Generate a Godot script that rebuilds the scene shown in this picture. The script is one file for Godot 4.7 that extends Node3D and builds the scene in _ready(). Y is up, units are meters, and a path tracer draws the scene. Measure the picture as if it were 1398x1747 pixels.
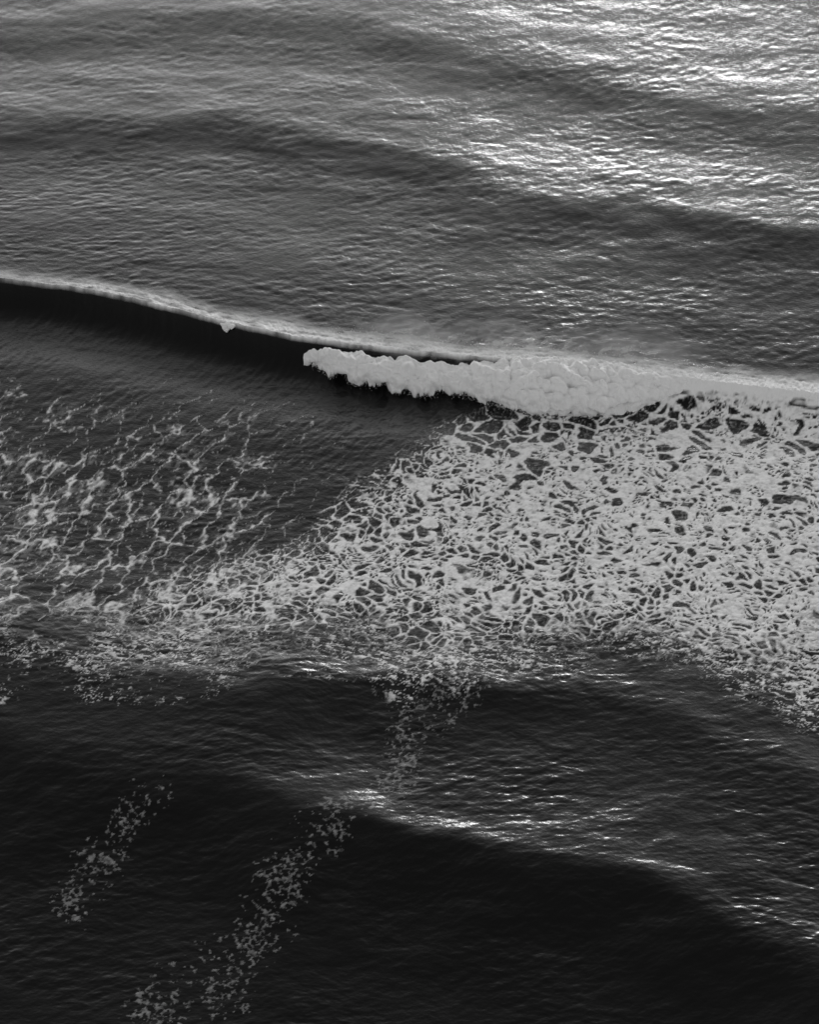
extends Node3D
# A breaking wave and its foam seen from high above the sea, against a low bright sky.
# x runs along the shore, -z out to sea, y up, metres.

const COLS := 800          # columns of the fine part of the sea
const ROWS := 1120          # rows of the fine part of the sea
const SIDE := 22           # coarse columns that carry the sea on to each side
const NEAR_ROWS := 26
const FAR_ROWS := 46

# crest lines of the swells as [x, z] points
const FAR_CREST := [[-26.78, -118.01], [-15.47, -119.88], [-3.83, -119.41], [5.62, -113.52], [11.08, -111.79], [16.11, -107.24], [24.63, -105.26]]
const OUTER_CREST := [[-24.47, -104.46], [-19.27, -104.85], [-13.98, -104.62], [-9.42, -104.46], [-6.20, -102.93], [-2.70, -101.06], [1.71, -98.74], [4.98, -96.08], [8.19, -94.71], [11.37, -93.71], [17.33, -92.20], [22.15, -90.79]]
const BREAKER_CREST := [[-20.98, -84.39], [-17.29, -83.75], [-13.24, -82.17], [-10.77, -81.02], [-8.66, -80.09], [-5.13, -78.76], [-1.68, -78.03], [1.16, -77.46], [4.26, -77.00], [7.07, -76.77], [10.70, -76.29], [14.03, -75.78], [16.79, -75.37], [19.45, -74.89]]
const INNER_CREST := [[-16.57, -57.78], [-13.56, -56.55], [-10.36, -55.18], [-7.31, -54.51], [-3.21, -55.35], [0.02, -55.02], [2.32, -54.85], [4.62, -54.78], [6.90, -54.51], [9.13, -53.86], [11.27, -52.72], [13.33, -51.46], [15.27, -50.08]]
const SHORE_CREST := [[-15.60, -52.31], [-13.20, -51.15], [-10.89, -50.30], [-8.02, -49.93], [-5.81, -49.40], [-2.93, -47.36], [0.02, -46.57], [3.14, -45.91], [5.19, -45.64], [7.81, -44.82], [10.10, -43.43], [11.91, -42.03], [13.61, -40.55]]

# lines of drifting flecks
const WEST_TRAIL := [[-9.61, -48.41], [-10.29, -47.54], [-10.93, -46.59], [-11.13, -45.58], [-11.92, -43.85]]
const LONG_TRAIL := [[2.32, -54.80], [1.38, -53.26], [0.02, -52.46], [-0.20, -50.70], [-0.95, -49.30], [-2.10, -47.94], [-3.32, -46.52], [-4.12, -45.32], [-4.69, -44.16], [-5.52, -42.69], [-6.14, -41.51], [-7.05, -40.54], [-8.30, -39.35]]

# how much foam lies on the water, tenths, every 2 m from x = -22 and every 1.6 m from z = -80
const CELL_FOAM := [
	0, 0, 0, 0, 0, 0, 0, 0, 0, 0, 0, 0, 0, 0, 0, 0, 0, 0, 0, 0, 0, 0, 0,
	0, 0, 0, 0, 0, 0, 0, 0, 0, 0, 0, 0, 0, 0, 0, 0, 0, 0.1, 0.7, 1.7, 2.5, 2.8, 2.8,
	0, 0, 0, 0, 0, 0, 0, 0, 0, 0, 0, 0, 0, 0.1, 0.1, 0.1, 0.1, 0.6, 1.9, 4.5, 6.3, 7, 7,
	0, 0, 0, 0, 0, 0, 0, 0, 0, 0, 0, 0, 0.9, 1.9, 2.8, 3.2, 3.3, 3.7, 4.7, 6.1, 6.8, 7, 7,
	0, 0, 0, 0, 0, 0, 0, 0, 0, 0, 0.2, 0.7, 2.3, 3.7, 4.8, 5.5, 5.7, 5.9, 6.4, 7.1, 7.3, 7.3, 7.3,
	0, 0, 0, 0, 0, 0, 0, 0, 0, 0, 0.5, 2, 4.2, 5.5, 6.2, 6.9, 7, 7, 7.1, 7.9, 8, 8, 8,
	0, 0, 0, 0, 0, 0, 0, 0, 0, 0.4, 1.4, 3.4, 5.1, 6.2, 6.9, 7.7, 7.7, 7.7, 7.8, 8, 8, 8, 8,
	0, 0, 0, 0, 0, 0, 0, 0, 0, 0.9, 2.6, 4.8, 6, 6.9, 7.6, 8, 8, 8, 8, 8, 8, 8, 8,
	0, 0, 0, 0, 0, 0, 0, 0, 0.1, 1.6, 3.9, 6, 6.8, 7.5, 8, 8, 8, 8, 8, 8, 8, 8, 8,
	0, 0, 0, 0, 0, 0, 0, 0, 0.6, 2.6, 5.1, 6, 6.8, 7.5, 8, 8, 8, 8, 8, 8, 8, 8, 8,
	0, 0, 0, 0, 0, 0, 0, 0.6, 2.2, 4.2, 5.8, 6, 6.2, 6.9, 7.3, 7.4, 8, 8, 8, 7.8, 7.3, 7.3, 7.3,
	0, 0, 0, 0, 0, 0.3, 1.5, 2.4, 4, 5.4, 6, 6, 6, 6.3, 6.7, 7.1, 7.5, 7.5, 7.5, 7.3, 7, 7, 7,
	0, 0, 0, 0, 0, 0.3, 3.1, 3.8, 4.9, 5.4, 5, 5.3, 5.6, 5.9, 6.3, 6.6, 6.7, 7, 7, 7, 7, 7, 7,
	0, 0, 0, 0, 0, 0.1, 3, 3.4, 3.7, 3.6, 2.7, 3.8, 4.6, 4.8, 4.9, 4.9, 5.1, 6.5, 6.7, 6.8, 6.8, 6.8, 6.8,
	0, 0, 0, 0, 0, 0, 1.6, 1.4, 1.1, 1, 1.3, 3, 3.7, 2, 1, 0.9, 1.6, 4.6, 5.6, 5.9, 6, 6, 6,
	0, 0, 0, 0, 0, 0, 1.4, 1.9, 1.5, 1, 1.2, 2.9, 2.9, 2.2, 0.9, 0, 0.3, 1.3, 3.8, 5.6, 6, 6, 6,
	0, 0, 0, 0, 0, 0, 0, 0, 0, 0, 0.1, 1, 1, 0.3, 0, 0, 0, 0.2, 1.4, 4.8, 5, 5, 5,
	0, 0, 0, 0, 0, 0, 0, 0, 0, 0, 0, 0, 0, 0, 0, 0, 0, 0, 0.2, 1.1, 1.1, 1.1, 1.1,
	0, 0, 0, 0, 0, 0, 0, 0, 0, 0, 0, 0, 0, 0, 0, 0, 0, 0, 0, 0, 0, 0, 0,
	0, 0, 0, 0, 0, 0, 0, 0, 0, 0, 0, 0, 0, 0, 0, 0, 0, 0, 0, 0, 0, 0, 0,
	0, 0, 0, 0, 0, 0, 0, 0, 0, 0, 0, 0, 0, 0, 0, 0, 0, 0, 0, 0, 0, 0, 0,
]
const STREAK_FOAM := [
	0, 0, 0, 0, 0, 0, 0, 0, 0, 0, 0, 0, 0, 0, 0, 0, 0, 0, 0, 0, 0, 0, 0,
	1, 1, 1, 1, 1, 1, 0.5, 0, 0, 0, 0, 0, 0, 0, 0, 0, 0, 0, 0, 0, 0, 0, 0,
	3, 3, 1.7, 1.1, 1.1, 1.8, 1.6, 0.9, 0.2, 0, 0, 0, 0, 0, 0, 0, 0, 0, 0, 0, 0, 0, 0,
	3.7, 3.7, 2.9, 2.3, 2.3, 2.6, 2.5, 2.2, 1.5, 0.6, 0, 0, 0, 0, 0, 0, 0, 0, 0, 0, 0, 0, 0,
	4.3, 4.3, 3.9, 3.3, 3.3, 3.5, 3.5, 3.2, 2.5, 1.2, 0.2, 0, 0, 0, 0, 0, 0, 0, 0, 0, 0, 0, 0,
	5, 5, 4.6, 4, 4, 4.6, 4.7, 4, 3.2, 2, 0.7, 0, 0, 0, 0, 0, 0, 0, 0, 0, 0, 0, 0,
	5, 5, 4.9, 4.7, 4.7, 4.9, 4.9, 4.7, 3.4, 2, 0.8, 0, 0, 0, 0, 0, 0, 0, 0, 0, 0, 0, 0,
	5.4, 5.4, 5.4, 5.4, 5.4, 5.4, 5.3, 5, 3.6, 2, 0.8, 0, 0, 0, 0, 0, 0, 0, 0, 0, 0, 0, 0,
	5.8, 5.8, 5.8, 6, 6, 6, 5.8, 5.1, 3.6, 2.1, 0.8, 0, 0, 0, 0, 0, 0, 0, 0, 0, 0, 0, 0,
	5.1, 5.1, 5.1, 5.8, 6, 6, 5.9, 5.1, 3.7, 2.1, 0.8, 0, 0, 0, 0, 0, 0, 0, 0, 0, 0, 0, 0,
	5, 5, 5, 5.7, 6, 6, 6, 5.2, 4.2, 2.3, 0.2, 0, 0, 0, 0, 0, 0, 0, 0, 0, 0, 0, 0,
	5.5, 5.5, 5.5, 5.8, 6, 6, 6, 5.2, 4.1, 2.1, 0, 0, 0, 0, 0, 0, 0, 0, 0, 0, 0, 0, 0,
	5.6, 5.6, 5.6, 5.6, 5.5, 5.3, 5.6, 5.2, 3.9, 1.9, 0, 0, 0, 0, 0, 0, 0, 0, 0, 0, 0, 0, 0,
	4.8, 4.8, 4.8, 4.7, 4.4, 3.8, 4.6, 4.6, 3.7, 1.9, 0.2, 0, 0, 0, 0, 0, 0, 0, 0, 0, 0, 0, 0,
	3.9, 3.9, 3.9, 3.6, 2.9, 3, 3.9, 3.4, 2.5, 1.6, 0.9, 0, 0, 0, 0, 0, 0, 0, 0, 0, 0, 0, 0,
	2.9, 2.9, 2.9, 2.8, 1.9, 2.8, 4.3, 3.7, 2.1, 1.2, 1.7, 0, 0, 0, 0, 0, 0, 0, 0, 0, 0, 0, 0,
	1, 1, 1, 1, 0.1, 0.8, 1, 0.5, 0, 0, 0, 0, 0, 0, 0, 0, 0, 0, 0, 0, 0, 0, 0,
	0, 0, 0, 0, 0, 0, 0, 0, 0, 0, 0, 0, 0, 0, 0, 0, 0, 0, 0, 0, 0, 0, 0,
	0, 0, 0, 0, 0, 0, 0, 0, 0, 0, 0, 0, 0, 0, 0, 0, 0, 0, 0, 0, 0, 0, 0,
	0, 0, 0, 0, 0, 0, 0, 0, 0, 0, 0, 0, 0, 0, 0, 0, 0, 0, 0, 0, 0, 0, 0,
	0, 0, 0, 0, 0, 0, 0, 0, 0, 0, 0, 0, 0, 0, 0, 0, 0, 0, 0, 0, 0, 0, 0,
]

const SKY_LEVEL := 0.52
const SKY_GLOW := 4.5
const SKY_FALL := 2.2

const TAB_FROM := -60.0
const TAB_STEP := 0.25
const TAB_SIZE := 481

var wave: Node3D
var crest_z: Array[PackedFloat32Array] = []
var crest_slope: Array[PackedFloat32Array] = []
var swell_height := PackedFloat32Array()

var ripple_a := FastNoiseLite.new()
var ripple_b := FastNoiseLite.new()
var ripple_c := FastNoiseLite.new()
var chop := FastNoiseLite.new()
var gust := FastNoiseLite.new()
var warp_a := FastNoiseLite.new()
var warp_b := FastNoiseLite.new()
var cell_edge := FastNoiseLite.new()
var cell_kind := FastNoiseLite.new()
var mid_edge := FastNoiseLite.new()
var mid_kind := FastNoiseLite.new()
var shred := FastNoiseLite.new()
var small_edge := FastNoiseLite.new()
var streak_edge := FastNoiseLite.new()
var wisp := FastNoiseLite.new()
var fleck := FastNoiseLite.new()
var slow := FastNoiseLite.new()
var billow := FastNoiseLite.new()

func _ready() -> void:
	build_camera_and_light()
	set_up_noise()
	set_up_crests()
	wave = Node3D.new()
	wave.name = "breaking_wave"
	add_child(wave)
	wave.position = Vector3(3.0, 0.0, -76.5)
	tag(wave, "the one breaking wave, white water tumbling from its lip and bright foam along its crest", "wave")
	build_sea()
	build_breaker()

func build_camera_and_light() -> void:
	var cam := Camera3D.new()
	cam.name = "camera"
	add_child(cam)
	cam.position = Vector3(0, 52, 0)
	cam.rotation_degrees = Vector3(-38, 0, 0)
	cam.fov = 30.0
	cam.near = 0.5
	cam.far = 60000.0
	cam.current = true

	var env := Environment.new()
	env.background_mode = Environment.BG_SKY
	env.tonemap_mode = Environment.TONE_MAPPER_LINEAR
	env.tonemap_exposure = 1.6
	env.volumetric_fog_enabled = true
	env.volumetric_fog_density = 0.0
	env.sdfgi_enabled = true
	env.ssao_enabled = true
	env.ssil_enabled = true
	var sky := Sky.new()
	var sm := PanoramaSkyMaterial.new()
	sm.panorama = ImageTexture.create_from_image(sky_picture(sun_direction()))
	sky.sky_material = sm
	env.sky = sky
	var we := WorldEnvironment.new()
	we.name = "world_environment"
	we.environment = env
	add_child(we)

	var sun := DirectionalLight3D.new()
	sun.name = "sun"
	add_child(sun)
	var towards := sun_direction()
	sun.look_at_from_position(towards * 100.0, Vector3.ZERO, Vector3.UP)
	sun.light_energy = 0.17
	sun.light_angular_distance = 14.0
	sun.shadow_enabled = true
	sun.light_color = Color(1, 1, 1)

func sun_direction() -> Vector3:
	var el := deg_to_rad(6.5)
	var az := deg_to_rad(9.0)
	return Vector3(sin(az) * cos(el), sin(el), -cos(az) * cos(el))

func sky_picture(sun: Vector3) -> Image:
	# the standard (CIE) hazy sky: brighter towards the horizon and, all round it, towards the veiled sun
	var w := 512
	var h := 256
	var im := Image.create_empty(w, h, false, Image.FORMAT_RGBAF)
	for j in h:
		var el := PI * (0.5 - (j + 0.5) / h)
		for i in w:
			var a := TAU * (i + 0.5) / w
			var dir := Vector3(sin(a) * cos(el), sin(el), -cos(a) * cos(el))   # the picture begins and ends at -z
			var up := maxf(dir.y, 0.02)
			var chi := acos(clampf(dir.dot(sun), -1.0, 1.0))
			var grade := 1.0 - exp(-0.32 / up)
			var glow := 1.0 + SKY_GLOW * (exp(-SKY_FALL * chi) - exp(-SKY_FALL * PI / 2.0)) + 0.45 * cos(chi) * cos(chi)
			var v := SKY_LEVEL * grade * glow if el > 0.0 else 0.12
			im.set_pixel(i, j, Color(v, v, v))
	return im

func noise(n: FastNoiseLite, seed_: int, size: float, octaves: int, kind := FastNoiseLite.TYPE_SIMPLEX_SMOOTH) -> void:
	n.seed = seed_
	n.noise_type = kind
	n.frequency = 1.0 / size
	n.fractal_type = FastNoiseLite.FRACTAL_FBM if octaves > 1 else FastNoiseLite.FRACTAL_NONE
	n.fractal_octaves = octaves

func cells(n: FastNoiseLite, seed_: int, size: float, what: int) -> void:
	noise(n, seed_, size, 1, FastNoiseLite.TYPE_CELLULAR)
	n.cellular_distance_function = FastNoiseLite.DISTANCE_EUCLIDEAN
	n.cellular_return_type = what
	n.cellular_jitter = 1.0

func set_up_noise() -> void:
	noise(ripple_a, 11, 0.95, 4)
	ripple_a.fractal_gain = 0.55
	noise(ripple_b, 23, 0.48, 3)
	noise(ripple_c, 29, 0.75, 4)
	noise(chop, 37, 5.0, 4)
	noise(gust, 41, 9.0, 2)
	noise(warp_a, 53, 1.5, 3)
	noise(warp_b, 59, 1.5, 3)
	cells(cell_edge, 61, 0.85, FastNoiseLite.RETURN_DISTANCE2_SUB)
	cells(cell_kind, 61, 0.85, FastNoiseLite.RETURN_CELL_VALUE)
	cells(mid_edge, 69, 0.48, FastNoiseLite.RETURN_DISTANCE2_SUB)
	cells(mid_kind, 69, 0.48, FastNoiseLite.RETURN_CELL_VALUE)
	noise(shred, 77, 0.7, 2)
	cells(small_edge, 67, 0.25, FastNoiseLite.RETURN_DISTANCE2_SUB)
	cells(streak_edge, 71, 1.15, FastNoiseLite.RETURN_DISTANCE2_SUB)
	noise(wisp, 73, 0.6, 4)
	wisp.fractal_gain = 0.6
	noise(fleck, 79, 0.22, 3)
	noise(slow, 83, 3.2, 2)
	cells(billow, 89, 0.46, FastNoiseLite.RETURN_DISTANCE)

func set_up_crests() -> void:
	for line in [FAR_CREST, OUTER_CREST, BREAKER_CREST, INNER_CREST, SHORE_CREST]:
		var z := PackedFloat32Array()
		z.resize(TAB_SIZE)
		var at := 0
		for i in TAB_SIZE:
			var x := TAB_FROM + i * TAB_STEP
			while at < line.size() - 2 and line[at + 1][0] < x:
				at += 1
			var a: Array = line[at]
			var b: Array = line[at + 1]
			var t: float = (x - a[0]) / (b[0] - a[0])
			t = clampf(t, -1.5, 2.5)
			z[i] = lerpf(a[1], b[1], t)
		var smooth := z.duplicate()       # round the corners of the line
		for i in TAB_SIZE:
			var sum := 0.0
			for k in range(-5, 6):
				sum += z[clampi(i + k, 0, TAB_SIZE - 1)]
			smooth[i] = sum / 11.0
		var s := PackedFloat32Array()
		s.resize(TAB_SIZE)
		for i in range(1, TAB_SIZE - 1):
			var g := (smooth[i + 1] - smooth[i - 1]) / (2.0 * TAB_STEP)
			s[i] = 1.0 / sqrt(1.0 + g * g)
		s[0] = 1.0
		s[TAB_SIZE - 1] = 1.0
		crest_z.append(smooth)
		crest_slope.append(s)

func crest_distance(k: int, x: float, z: float) -> float:
	var f := clampf((x - TAB_FROM) / TAB_STEP, 0.0, TAB_SIZE - 1.01)
	var i := int(f)
	return (z - lerpf(crest_z[k][i], crest_z[k][i + 1], f - i)) * lerpf(crest_slope[k][i], crest_slope[k][i + 1], f - i)

func crest_line(x: float) -> float:
	var f := clampf((x - TAB_FROM) / TAB_STEP, 0.0, TAB_SIZE - 1.01)
	var i := int(f)
	return lerpf(crest_z[2][i], crest_z[2][i + 1], f - i)

func breaker_height(x: float) -> float:
	# the wave stands tallest where it is about to throw its lip and has spent itself to the right
	return 1.2 - 0.62 * smoothstep(5.0, 19.0, x)

func peak(d: float, wide: float) -> float:
	# a steepening crest, a little rounded at the very top
	return exp((0.8 - sqrt(d * d + 0.64)) / wide)

func swell(x: float, z: float) -> float:
	var y := 0.0
	var stray := 1.1 * gust.get_noise_2d(x * 0.9 + 7.0, z * 0.9) + 0.5 * slow.get_noise_2d(x * 0.8, z + 90.0)   # swell crests are never ruled lines
	var d := crest_distance(0, x, z) + stray
	if d > -25.0 and d < 12.0:
		y += 0.3 * (0.86 * (exp(-d * d / 20.0) if d > 0.0 else exp(-d * d / 60.0)) + 0.14 * peak(d, 1.6))
	d = crest_distance(1, x, z) + stray
	if d > -25.0 and d < 16.0:
		y += 0.46 * (0.84 * (exp(-d * d / 24.0) if d > 0.0 else exp(-d * d / 60.0)) + 0.16 * peak(d, 1.6))
	d = crest_distance(2, x, z)
	if d > -45.0 and d < 14.0:
		var h := breaker_height(x)
		if d > 0.0:
			var run := lerpf(2.15, 2.8, smoothstep(8.0, 15.0, x))
			var f := maxf(0.0, 1.0 - d / run)
			y += h * pow(f, 2.5) - 0.18 * exp(-pow((d - 3.0) / 2.0, 2.0))
		else:
			y += h * (0.84 * exp(-d * d / 210.0) + 0.16 * exp(d / 0.95))
		if d > -2.5 and d < 1.5:                     # the lip is never quite level
			y += h * exp(-d * d / 0.5) * (0.05 * slow.get_noise_2d(x * 1.3, 200.0) + 0.03 * slow.get_noise_2d(x * 5.0, 300.0))
	d = crest_distance(3, x, z) + 0.8 * stray
	if d > -24.0 and d < 12.0:
		y += (0.62 - 0.30 * smoothstep(1.0, 9.0, x) - 0.34 * smoothstep(-4.0, -10.0, x)) * (0.8 * (exp(-d * d / 7.0) if d > 0.0 else exp(-d * d / 60.0)) + 0.2 * peak(d, 0.9))
	d = crest_distance(4, x, z) + 0.7 * stray
	if d > -26.0 and d < 16.0:
		var tip := 0.38 * smoothstep(-9.0, -1.0, x) * (1.0 - 0.4 * smoothstep(7.0, 12.0, x))
		y += (1.25 - 0.15 * smoothstep(-4.0, -10.0, x)) * ((1.0 - tip) * (exp(-d * d / 15.0) if d > 0.0 else exp(-d * d / 60.0)) + tip * peak(d, 1.35))
	return y

func ripples(x: float, z: float, detail: float) -> float:
	# wind ripples: long along the shore, short across it
	var g := 0.75 + 0.6 * gust.get_noise_2d(x, z * 1.5)
	var u := x * 0.97 + z * 0.24
	var v := z * 0.97 - x * 0.24
	var a := ripple_a.get_noise_2d(u * 0.38, v)
	var b := ripple_b.get_noise_2d(x * 0.38 - z * 0.12, z * 0.97 + x * 0.16)
	var c := chop.get_noise_2d(x * 0.5 + z * 0.1, z)
	var k := ripple_c.get_noise_2d((x * 0.85 - z * 0.52) * 0.42, z * 0.85 + x * 0.52)      # a second wave train, crossing the first
	var mix := smoothstep(-0.35, 0.35, gust.get_noise_2d(x * 0.7 + 60.0, z * 1.1))
	var y := lerpf(0.020 * (1.0 - 2.0 * absf(a)) + 0.018 * a, 0.030 * k, 0.25 + 0.5 * mix) + 0.027 * b
	var d := crest_distance(2, x, z)
	if d > 0.0 and d < 14.0:                         # water drawn up into the wave: ripples pulled slantwise
		var s := smoothstep(0.0, 1.5, d) * smoothstep(14.0, 5.0, d) * smoothstep(12.0, 2.0, x)
		var e := ripple_b.get_noise_2d(x * 0.85 + z * 0.52, (z * 0.85 - x * 0.52) * 0.30)
		y = lerpf(y, 0.036 * e + 0.016 * b, 0.8 * s) * lerpf(0.6, 1.0, smoothstep(0.0, 2.5, d))
	elif d <= 0.0 and d > -2.0:
		y *= lerpf(0.5, 1.0, smoothstep(0.0, -2.0, d))
	return g * y * detail + 0.045 * c

func table(t: Array, x: float, z: float) -> float:
	var fx := clampf((x + 22.0) / 2.0, 0.0, 21.999)
	var fz := (z + 80.0) / 1.6
	if fz < 0.0 or fz >= 19.99:
		return 0.0
	var i := int(fx)
	var j := int(fz)
	var a := j * 23 + i
	return lerpf(lerpf(t[a], t[a + 1], fx - i), lerpf(t[a + 23], t[a + 24], fx - i), fz - j) * 0.1

func near_line(line: Array, p: Vector2) -> float:
	var best := 1e9
	for i in line.size() - 1:
		var q := Geometry2D.get_closest_point_to_segment(p, Vector2(line[i][0], line[i][1]), Vector2(line[i + 1][0], line[i + 1][1]))
		best = minf(best, q.distance_squared_to(p))
	return sqrt(best)

# ---- foam: [how thick the foam is, which foam it is]
const NO_FOAM := 0
const FIELD := 1
const LACE := 2
const CREST := 3
const FLECKS_WEST := 4
const FLECKS_LONG := 5

func foam_at(x: float, z: float) -> Vector2:
	var best := 0.0
	var kind := NO_FOAM
	if z < -37.0 and z > -57.0:
		var p := Vector2(x, z)
		for k in 2:
			var line: Array = WEST_TRAIL if k == 0 else LONG_TRAIL
			var wide := 0.85 if k == 0 else lerpf(0.85, 1.5, smoothstep(-49.0, -41.0, z))
			if k == 0 and (x > -7.0 or x < -14.0):
				continue
			if k == 1 and (x < -11.0 or x > 5.0):
				continue
			var off := near_line(line, p) / wide
			if off > 1.4:
				continue
			var n := fleck.get_noise_2d(x * 0.7, z * 0.9)
			var s := slow.get_noise_2d(x * 1.5 + 40.0, z * 1.5)
			var wob := wisp.get_noise_2d(x * 1.35, z * 1.55 + 60.0)
			var e := mid_edge.get_noise_2d(x * 1.7 + 0.25 * wob + 15.0, z * 1.9 + 0.25 * n) + 1.0     # torn ends of foam strands
			var t := smoothstep(0.30 + 0.25 * n, 0.12, e) * smoothstep(-0.05, 0.12, wob - 0.44 + 0.40 * (1.0 - off * off) + 0.55 * s + 0.12 * smoothstep(-47.0, -50.0, z))
			t *= clampf(0.18 + 0.22 * n, 0.05, 0.4)
			if t > best:
				best = t
				kind = FLECKS_WEST if k == 0 else FLECKS_LONG
	if z > -82.0 and z < -47.0:
		var ck := table(CELL_FOAM, x, z)
		var cl := table(STREAK_FOAM, x, z)
		ck *= smoothstep(-1.4, -0.2, crest_distance(2, x, z))
		var old := smoothstep(-64.0, -58.0, z)
		ck *= lerpf(smoothstep(0.08, 0.42, ck), 1.22, old)     # newer foam ends along clear edges, older foam is torn
		cl *= lerpf(smoothstep(0.06, 0.34, cl), 1.35, old)
		ck = minf(ck, 1.0)
		cl = minf(cl, 1.0)
		if ck > 0.02 or cl > 0.02:
			var wx := warp_a.get_noise_2d(x, z)
			var wz := warp_b.get_noise_2d(x, z)
			var sl := slow.get_noise_2d(x, z)
			var fray := smoothstep(-60.0, -55.0, z + 3.5 * sl)      # nearer the shore the foam is old and torn
			var torn := absf(shred.get_noise_2d(x * 0.6 + 0.6 * wx, z * 1.1 + 0.45 * wz))
			var n := wisp.get_noise_2d(x, z * 1.4)
			var bits := absf(shred.get_noise_2d(x * 0.75 + 33.0 + 0.35 * n, z * 1.3 + 0.35 * n))
			if ck > 0.02:
				var px := x + 0.26 * wx + 0.5 * sl
				var pz := z + 0.26 * wz + 0.5 * slow.get_noise_2d(x + 51.0, z)
				var c := clampf(ck + 0.20 * sl, 0.0, 1.0)
				var e2 := small_edge.get_noise_2d(px + 0.06 * n, pz + 0.06 * n) + 1.0
				var e1: float
				var v1: float
				var soft := 0.06
				if slow.get_noise_2d(x * 0.7 + 31.0, z * 0.7) + (z + 69.0) * 0.10 < 0.0:
					e1 = cell_edge.get_noise_2d(px, pz) + 1.0
					v1 = cell_kind.get_noise_2d(px, pz)
				else:
					e1 = mid_edge.get_noise_2d(px, pz) + 1.0
					v1 = mid_kind.get_noise_2d(px, pz)
					soft = 0.10
				var t1 := lerpf(0.02, 0.30, c) * (1.0 + 0.7 * v1) + 0.09 * n
				var w := smoothstep(t1 + soft, t1 - soft, e1)
				if v1 > lerpf(-0.98, 0.12, c):
					w = maxf(w, 0.35 * smoothstep(0.16, 0.02, e2) * (0.5 + n))          # an open hole
				else:
					var t2 := lerpf(-0.15, 0.50, c) + 0.30 * n
					w = maxf(w, smoothstep(t2 + 0.16, t2 - 0.10, e2))
				var tt := lerpf(0.0, 0.28, c) + 0.08 * n
				var rags := smoothstep(tt + 0.07, tt - 0.05, torn) * smoothstep(-0.45, 0.05, n + 0.6 * (c - 0.5))
				rags = maxf(rags, smoothstep(0.75 * tt + 0.04, 0.75 * tt - 0.05, bits))
				w = lerpf(w, rags, fray)
				w *= smoothstep(0.02, 0.16, ck + 0.10 * sl) * clampf(0.90 + 0.42 * n + 0.30 * fleck.get_noise_2d(x, z * 1.3) - 0.12 * fray, 0.25, 1.0)
				if w > best:
					best = w
					kind = FIELD
			if cl > 0.02:
				var ax := x * 0.9 + z * 0.43      # across the streaks
				var al := -x * 0.43 + z * 0.9     # along the streaks
				var e := streak_edge.get_noise_2d(ax + 0.45 * wx, al * 0.40 + 0.35 * wz) + 1.0
				var f := mid_edge.get_noise_2d(ax + 0.25 * wx, al * 0.62 + 0.25 * wz) + 1.0
				var c := clampf(cl + (0.30 + 0.35 * old) * sl, 0.0, 1.0)
				var m := wisp.get_noise_2d(ax * 1.4, al * 0.7)
				var t := lerpf(-0.06, 0.12, c) + 0.08 * m
				var w := smoothstep(t + 0.07, t - 0.05, e)
				var t2 := lerpf(-0.22, 0.10, c) + 0.18 * m
				w = maxf(w, 0.8 * smoothstep(t2 + 0.12, t2 - 0.08, f))
				w = maxf(w, 0.24 * smoothstep(0.45, 0.0, e - t) * smoothstep(-0.1, 0.35, m + 0.35 * sl) * smoothstep(0.2, 0.6, c))
				var tt := lerpf(-0.03, 0.13, c) + 0.06 * m
				var rags := smoothstep(tt + 0.07, tt - 0.05, torn) * smoothstep(-0.45, 0.05, m + 0.6 * (c - 0.4))
				rags = maxf(rags, smoothstep(0.75 * tt + 0.04, 0.75 * tt - 0.05, bits))
				w = lerpf(w, 0.85 * rags, fray)
				w *= clampf(0.76 + 0.45 * m + 0.25 * fleck.get_noise_2d(x, z * 1.3), 0.2, 0.98)
				if w > best:
					best = w
					kind = LACE
	var d := crest_distance(2, x, z)
	if d > -5.0 and d < 1.8 and x > -30.0:
		var n := wisp.get_noise_2d(x * 0.26, d * 1.7)              # strands along the crest
		var s := wisp.get_noise_2d(x * 0.7 + d * 0.5 + 20.0, d * 0.5)        # strands drawn back over it
		var lump := slow.get_noise_2d(x * 0.8 + 12.0, 5.0)
		var right := smoothstep(8.5, 12.5, x)
		var mid := smoothstep(-13.0, -4.0, x)
		# feathering lip of the unbroken crest
		var width := 0.7 + 0.4 * mid + 0.7 * lump
		var w := smoothstep(-width - 1.0, -0.25, d) * smoothstep(0.10, 0.03, d) * clampf(0.72 + 0.2 * mid + 0.9 * n + 0.5 * s, 0.0, 1.0) * smoothstep(-28.0, -15.0, x + 3.0 * lump)
		# the spent crest is solid foam
		w = maxf(w, right * smoothstep(-1.1 - 1.0 * n - 0.5 * s, -0.5 - 0.8 * n, d) * smoothstep(0.9 + 0.8 * n, 0.4 + 0.8 * n, d))
		# spray blown back over the shoulder
		var haze := smoothstep(-4.5, -0.3, d) * smoothstep(0.2, 0.0, d) * smoothstep(-7.0, 3.0, x) * smoothstep(14.5, 11.0, x)
		w = maxf(w, 0.5 * haze * clampf(0.45 + 1.7 * s + 0.5 * n + 0.5 * lump, 0.0, 1.2))
		w = clampf(w, 0.0, 1.0)
		if w > best:
			best = w
			kind = CREST
	return Vector2(best, kind)

func white(alpha_blend: bool, called: String) -> StandardMaterial3D:
	var m := StandardMaterial3D.new()
	m.resource_name = called
	m.albedo_color = Color(0.90, 0.90, 0.90).linear_to_srgb()
	m.roughness = 0.85
	m.metallic_specular = 0.3
	if alpha_blend:
		m.transparency = BaseMaterial3D.TRANSPARENCY_ALPHA
		m.vertex_color_use_as_albedo = true
	return m

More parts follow.
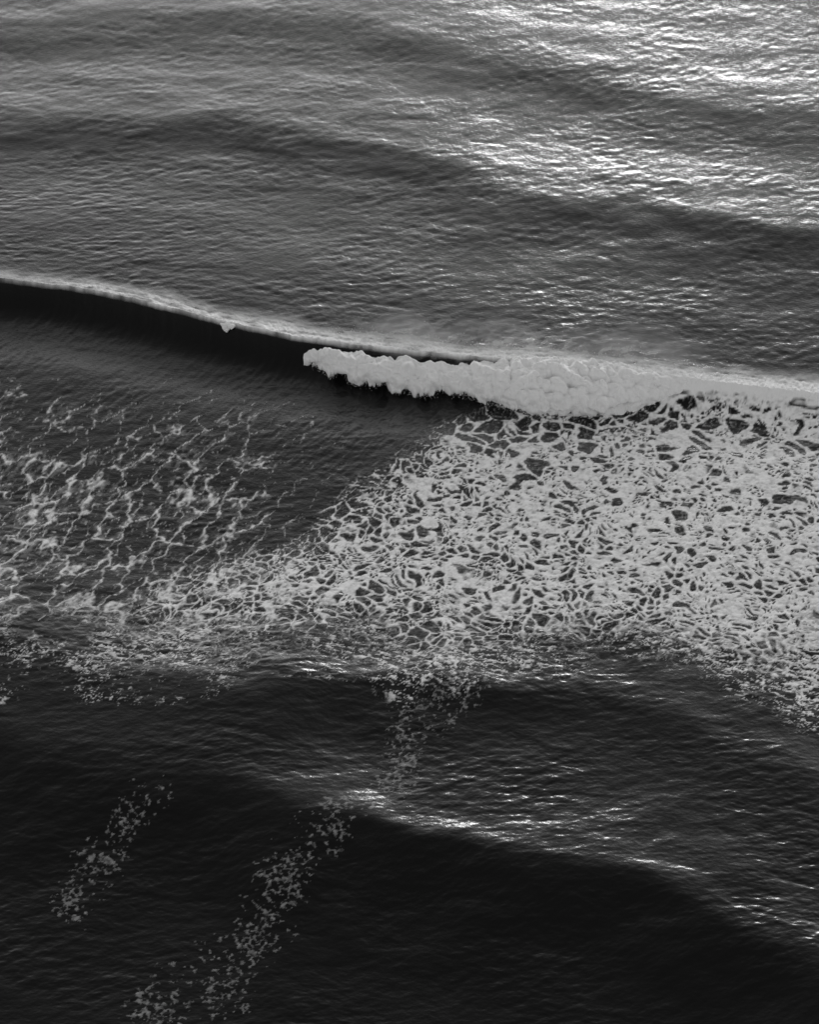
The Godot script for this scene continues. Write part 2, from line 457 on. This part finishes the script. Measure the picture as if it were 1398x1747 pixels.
func put_mesh(called: String, arrays: Array, m: Material, parent: Node = self) -> MeshInstance3D:
	var am := ArrayMesh.new()
	am.add_surface_from_arrays(Mesh.PRIMITIVE_TRIANGLES, arrays)
	var o := MeshInstance3D.new()
	o.name = called
	o.mesh = am
	o.material_override = null
	am.surface_set_material(0, m)
	parent.add_child(o, true)
	return o

func tag(o: Node, label: String, category := "", kind := "", group := "") -> void:
	if label: o.set_meta("label", label)
	if category: o.set_meta("category", category)
	if kind: o.set_meta("kind", kind)
	if group: o.set_meta("group", group)

func grid_normals(pos: PackedVector3Array, nc: int, nr: int) -> PackedVector3Array:
	var out := PackedVector3Array()
	out.resize(pos.size())
	for r in nr:
		var up := maxi(r - 1, 0) * nc
		var dn := mini(r + 1, nr - 1) * nc
		var row := r * nc
		for c in nc:
			var l := maxi(c - 1, 0)
			var e := mini(c + 1, nc - 1)
			out[row + c] = (pos[dn + c] - pos[up + c]).cross(pos[row + e] - pos[row + l]).normalized()
	return out

func build_sea() -> void:
	var zs := PackedFloat32Array()
	for i in FAR_ROWS:                                   # from the horizon inwards
		zs.append(-130.0 - 0.5 * (pow(1.27, FAR_ROWS - i) - 1.0))
	for i in ROWS:
		zs.append(1.0 / lerpf(-1.0 / 130.0, -1.0 / 36.0, float(i) / (ROWS - 1)))
	for i in NEAR_ROWS:
		zs.append(-36.0 + 0.1 * (pow(1.42, i + 1) - 1.0))
	var nearest := 0
	for i in zs.size():
		if absf(zs[i] + 78.0) < absf(zs[nearest] + 78.0):
			nearest = i
	zs[nearest] = -78.0
	var us := PackedFloat32Array()
	for i in SIDE:
		us.append(-1.0 - 0.004 * (pow(1.62, SIDE - i) - 1.0))
	for i in COLS:
		us.append(lerpf(-1.0, 1.0, float(i) / (COLS - 1)))
	for i in SIDE:
		us.append(1.0 + 0.004 * (pow(1.62, i + 1) - 1.0))
	var nr := zs.size()
	var nc := us.size()
	var pos := PackedVector3Array()
	pos.resize(nr * nc)
	var foam := PackedFloat32Array()
	foam.resize(nr * nc)
	var which := PackedByteArray()
	which.resize(nr * nc)
	var lifted := PackedVector3Array()
	lifted.resize(nr * nc)
	for r in nr:
		var z := zs[r]
		var half := 0.19 * clampf(-z, 36.0, 400.0) + 7.9
		var bend := exp(-pow((z + 78.0) / 14.0, 2.0))
		var fine_row := z >= -130.5 and z <= -35.9
		for c in nc:
			var u := us[c]
			var x := u * half
			var fine := fine_row and u >= -1.001 and u <= 1.001
			var detail := 1.0
			if not fine:
				detail = clampf(1.0 - (absf(u) - 1.0) * 8.0, 0.0, 1.0) * clampf(1.0 - (-130.0 - z) / 12.0, 0.0, 1.0) * clampf(1.0 - (z + 36.0) / 4.0, 0.0, 1.0)
			z = zs[r]
			z += bend * (crest_line(x) + 78.0)              # the rows follow the sharp crest of the breaker
			var y := swell(x, z)
			if detail > 0.01:
				y += ripples(x, z, detail)
			var i := r * nc + c
			pos[i] = Vector3(x, y, z)
			if fine:
				var f := foam_at(x, z)
				foam[i] = f.x
				which[i] = int(f.y)
				var lift := 0.02 * f.x
				if f.x > 0.02:
					lift += (0.022 if f.y < 2.5 or f.y > 3.5 else 0.12) * f.x * wisp.get_noise_2d(x * 2.2 + 9.0, z * 2.2)
				lifted[i] = Vector3(x, y + maxf(lift, 0.0) + 0.012, z)
			else:
				lifted[i] = Vector3(x, y + 0.012, z)
	var index := PackedInt32Array()
	index.resize((nr - 1) * (nc - 1) * 6)
	var w := 0
	for r in nr - 1:
		for c in nc - 1:
			var a := r * nc + c
			index[w] = a
			index[w + 1] = a + 1
			index[w + 2] = a + nc
			index[w + 3] = a + 1
			index[w + 4] = a + nc + 1
			index[w + 5] = a + nc
			w += 6
	var arrays := []
	arrays.resize(Mesh.ARRAY_MAX)
	arrays[Mesh.ARRAY_VERTEX] = pos
	arrays[Mesh.ARRAY_NORMAL] = grid_normals(pos, nc, nr)
	arrays[Mesh.ARRAY_INDEX] = index
	var water := StandardMaterial3D.new()
	water.resource_name = "sea water"
	water.albedo_color = Color(0.005, 0.005, 0.005).linear_to_srgb()
	water.roughness = 0.15
	water.metallic_specular = 0.30
	var fine_noise := FastNoiseLite.new()
	noise(fine_noise, 131, 28.0, 4)
	fine_noise.fractal_gain = 0.6
	var fine_map := NoiseTexture2D.new()
	fine_map.width = 512
	fine_map.height = 512
	fine_map.seamless = true
	fine_map.as_normal_map = true
	fine_map.bump_strength = 6.0
	fine_map.noise = fine_noise
	water.normal_enabled = true
	water.normal_texture = fine_map
	water.normal_scale = 0.18
	water.uv1_triplanar = true
	water.uv1_world_triplanar = true
	water.uv1_scale = Vector3(0.17, 0.3, 0.31)
	var sea := put_mesh("sea_water", arrays, water)
	tag(sea, "dark rippled sea water rolling in long swells", "", "structure")

	# the foam lies on the same surface, a few centimetres proud of it
	var fn := grid_normals(lifted, nc, nr)
	var film := white(true, "foam")
	var names := ["", "foam_field", "foam_lace", "crest_foam", "foam_flecks", "foam_flecks_001"]
	var labels := ["", "dense white foam field riddled with dark round holes, right of centre below the breaking wave",
		"thin streaky lace of foam drifting on the left below the dark unbroken wave face",
		"bright white foam and blown spray along the crest of the breaking wave",
		"short slanting trail of grey foam flecks at the lower left",
		"long slanting trail of grey foam flecks running down to the bottom edge"]
	for k in range(1, 6):
		var vp := PackedVector3Array()
		var vn := PackedVector3Array()
		var vc := PackedColorArray()
		var ix := PackedInt32Array()
		var to := PackedInt32Array()
		to.resize(nr * nc)
		to.fill(-1)
		for r in range(FAR_ROWS, FAR_ROWS + ROWS - 1):
			for c in range(SIDE, SIDE + COLS - 1):
				var a := r * nc + c
				var hi := a
				var top := foam[a]
				for q in [a + 1, a + nc, a + nc + 1]:
					if foam[q] > top:
						top = foam[q]
						hi = q
				if top < 0.05 or which[hi] != k:
					continue
				for q in [a, a + 1, a + nc, a + 1, a + nc + 1, a + nc]:
					if to[q] < 0:
						to[q] = vp.size()
						vp.append(lifted[q])
						vn.append(fn[q])
						vc.append(Color(1, 1, 1, foam[q]))
					ix.append(to[q])
		if ix.is_empty():
			continue
		var fa := []
		fa.resize(Mesh.ARRAY_MAX)
		fa[Mesh.ARRAY_VERTEX] = vp
		fa[Mesh.ARRAY_NORMAL] = vn
		fa[Mesh.ARRAY_COLOR] = vc
		fa[Mesh.ARRAY_INDEX] = ix
		var o := put_mesh(names[k], fa, film, wave if k == CREST else self)
		if k == CREST:
			o.position = -wave.position
			tag(o, labels[k])
		else:
			tag(o, labels[k], "foam", "stuff")

# ---- the falling white water
func across(points: Array, t: float) -> Vector2:
	var f := clampf(t, 0.0, 0.9999) * (points.size() - 1)
	var i := int(f)
	var p0: Vector2 = points[maxi(i - 1, 0)]
	var p1: Vector2 = points[i]
	var p2: Vector2 = points[i + 1]
	var p3: Vector2 = points[mini(i + 2, points.size() - 1)]
	return p1.cubic_interpolate(p2, p0, p3, f - i)

func ball(f: float) -> float:
	# the height of a round billow at a distance from its middle
	return sqrt(maxf(0.0, 1.0 - minf(f * 1.15, 1.0) * minf(f * 1.15, 1.0))) - 0.4

func build_breaker() -> void:
	const NU := 620
	const NV := 150
	var pos := PackedVector3Array()
	pos.resize(NU * NV)
	var left := -5.15
	var right := 14.2
	var rag := FastNoiseLite.new()
	noise(rag, 101, 1.3, 4)
	rag.fractal_gain = 0.6
	var small := FastNoiseLite.new()
	cells(small, 103, 0.19, FastNoiseLite.RETURN_DISTANCE)
	var lobe := FastNoiseLite.new()
	noise(lobe, 113, 0.9, 2)
	var fine := FastNoiseLite.new()
	noise(fine, 107, 0.12, 2)
	for i in NU:
		var x := lerpf(left, right, float(i) / (NU - 1))
		var h := breaker_height(x)
		var f := (x - TAB_FROM) / TAB_STEP
		var k := int(f)
		var cz := lerpf(crest_z[2][k], crest_z[2][k + 1], f - k)
		var spill := smoothstep(2.0, 7.0, x)
		var open := smoothstep(left - 0.3, left + 3.5, x)
		var taper := smoothstep(right, 8.5, x)
		var reach := lerpf(0.75, 1.75, open)
		reach = lerpf(reach, 2.35, spill) * lerpf(0.12, 1.0, taper)
		var notch := rag.get_noise_2d(x, 3.0) * (1.0 - 0.6 * spill) * taper
		reach += 0.30 * slow.get_noise_2d(x * 1.5, 77.0) * taper
		var foot := 0.12 + 0.9 * maxf(0.0, notch) * (1.0 - spill) + 0.25 * (1.0 - open)
		foot = lerpf(foot, -0.05, spill)
		var toe := reach - 0.55 * notch
		var top := h - (0.26 + 0.20 * slow.get_noise_2d(x * 2.5, 40.0)) * (1.0 - spill) - 0.12 * (1.0 - taper)
		var grow := sqrt(smoothstep(left - 0.05, left + 1.3, x))       # the white water starts small where the lip first falls
		top = lerpf(0.5, top, grow)
		foot = minf(foot, top - 0.3)
		var back := lerpf(0.42, -0.15, spill)
		var shape := [Vector2(back - 0.05, top - 0.35), Vector2(back, top - 0.06), Vector2(lerpf(back, reach, 0.38), top + 0.06),
			Vector2(lerpf(back, reach, 0.75), lerpf(top, 0.1, lerpf(0.18, 0.25, spill))), Vector2(lerpf(back, reach, 1.0), lerpf(top, 0.1, lerpf(0.52, 0.58, spill))),
			Vector2(toe, foot + 0.06), Vector2(toe - 0.14, foot - 0.03), Vector2(lerpf(back, reach, 0.6), foot + 0.08)]
		for j in NV:
			var t := float(j) / (NV - 1)
			var p := across(shape, t)
			var q := across(shape, minf(t + 0.02, 1.0)) - across(shape, maxf(t - 0.02, 0.0))
			var n := Vector2(q.y, -q.x).normalized() * -1.0
			var at := Vector3(x, p.y, cz + p.x)
			var stretch := lerpf(0.7, 1.0, spill)        # the falling sheet is drawn out downwards
			var b1 := ball(billow.get_noise_3d(x, p.y * stretch, p.x * stretch) + 1.0)
			var b2 := ball(small.get_noise_3d(x, p.y * stretch, p.x * stretch) + 1.0)
			var bump := 0.38 * b1 * lerpf(0.6, 1.0, spill) + 0.11 * b2 + 0.02 * fine.get_noise_3d(x, p.y, p.x)
			bump += 0.24 * lobe.get_noise_3d(x, p.y * 1.5, p.x * 1.5)
			bump *= lerpf(0.35, 1.0, taper) * smoothstep(0.0, 0.12, t)
			pos[i * NV + j] = at + Vector3(0.06 * rag.get_noise_3d(x, p.y, p.x) * taper, n.y * bump, n.x * bump) - wave.position
	var index := PackedInt32Array()
	for i in NU - 1:
		for j in NV - 1:
			var a := i * NV + j
			index.append_array([a, a + NV, a + 1, a + NV, a + NV + 1, a + 1])
	var arrays := []
	arrays.resize(Mesh.ARRAY_MAX)
	arrays[Mesh.ARRAY_VERTEX] = pos
	var nn := grid_normals(pos, NV, NU)
	for i in nn.size():
		nn[i] = -nn[i]
	arrays[Mesh.ARRAY_NORMAL] = nn
	arrays[Mesh.ARRAY_INDEX] = index
	var m := white(false, "white water")
	m.backlight_enabled = true
	m.backlight = Color(0.3, 0.3, 0.3)
	put_mesh("whitewater_curtain", arrays, m, wave)

	# small tongues of foam spilling over the lip before the white water
	for spec in [[-9.05, 0.24, 0.20], [-8.8, 0.16, 0.10]]:
		var ball := SphereMesh.new()
		ball.radius = 1.0
		ball.height = 2.0
		ball.radial_segments = 40
		ball.rings = 24
		var a := ball.get_mesh_arrays()
		var vs: PackedVector3Array = a[Mesh.ARRAY_VERTEX]
		var cx: float = spec[0]
		for i in vs.size():
			var v := vs[i]
			var r := 1.0 + 0.25 * fine.get_noise_3d(v.x * 0.11 + cx, v.y * 0.11, v.z * 0.11) + 0.5 * rag.get_noise_3d(v.x * 0.9 + cx, v.y * 0.9, v.z * 0.9)
			v *= r
			v.x *= 1.0 - 0.7 * clampf(-v.y, 0.0, 1.0) + 0.5 * clampf(v.y, 0.0, 1.0)
			vs[i] = Vector3(v.x * spec[1], v.y * spec[2], v.z * 0.14 - v.y * spec[2] * 0.55)
		a[Mesh.ARRAY_VERTEX] = vs
		a[Mesh.ARRAY_NORMAL] = null
		a[Mesh.ARRAY_TANGENT] = null
		var raw := ArrayMesh.new()
		raw.add_surface_from_arrays(Mesh.PRIMITIVE_TRIANGLES, a)
		var st := SurfaceTool.new()
		st.create_from(raw, 0)
		st.generate_normals()
		var o := MeshInstance3D.new()
		o.name = "foam_tongue"
		o.mesh = st.commit()
		o.mesh.surface_set_material(0, m)
		o.position = Vector3(cx, breaker_height(cx) - spec[2] * 0.75, crest_line(cx) + 0.16 + 0.45 * spec[2]) - wave.position
		wave.add_child(o, true)

	# droplets torn off the edges of the falling water and blown back from the crest
	var ran := RandomNumberGenerator.new()
	ran.seed = 5
	var drop := SphereMesh.new()
	drop.radius = 1.0
	drop.height = 2.0
	drop.radial_segments = 6
	drop.rings = 3
	drop.material = m
	var where: Array[Transform3D] = []
	for k in 2600:
		var i := ran.randi_range(0, NU - 1)
		var low := ran.randf() < 0.7 or i < NU * 0.4
		var j := int(NV * (ran.randf_range(0.60, 0.78) if low else ran.randf_range(0.10, 0.35)))
		var o := pos[i * NV + j] + nn[i * NV + j] * absf(ran.randfn(0.0, 0.10)) + Vector3(ran.randfn(0.0, 0.05), ran.randfn(0.0, 0.05), ran.randfn(0.0, 0.05))
		where.append(Transform3D(Basis.from_scale(Vector3.ONE * ran.randf_range(0.005, 0.018)), o))
	for k in 3000:
		var x := ran.randf_range(-4.0, 16.0)
		var d := -absf(ran.randfn(0.0, 0.7))
		var y := swell(x, crest_line(x) + d) + absf(ran.randfn(0.0, 0.16)) * exp(d * 0.5)
		where.append(Transform3D(Basis.from_scale(Vector3.ONE * ran.randf_range(0.006, 0.02)), Vector3(x, y, crest_line(x) + d) - wave.position))
	var mm := MultiMesh.new()
	mm.transform_format = MultiMesh.TRANSFORM_3D
	mm.mesh = drop
	mm.instance_count = where.size()
	for k in where.size():
		mm.set_instance_transform(k, where[k])
	var drops := MultiMeshInstance3D.new()
	drops.name = "spray_droplets"
	drops.multimesh = mm
	drops.set_meta("kind", "stuff")
	wave.add_child(drops)
	# fine mist hanging behind the broken lip
	for k in 26:
		var x := lerpf(-2.0, 13.0, k / 25.0) + ran.randf_range(-0.6, 0.6)
		var mist := FogVolume.new()
		mist.name = "spray_mist"
		mist.shape = RenderingServer.FOG_VOLUME_SHAPE_ELLIPSOID
		mist.size = Vector3(ran.randf_range(2.0, 5.0), ran.randf_range(0.6, 1.2), ran.randf_range(2.0, 4.6))
		mist.rotation_degrees.y = ran.randf_range(-35.0, 35.0)
		var fm := FogMaterial.new()
		fm.density = ran.randf_range(0.03, 0.09)
		fm.albedo = Color(1, 1, 1)
		mist.material = fm
		mist.position = Vector3(x, breaker_height(x) * 0.85 + ran.randf_range(-0.1, 0.35), crest_line(x) - mist.size.z * ran.randf_range(0.2, 0.5)) - wave.position
		mist.set_meta("kind", "stuff")
		wave.add_child(mist, true)
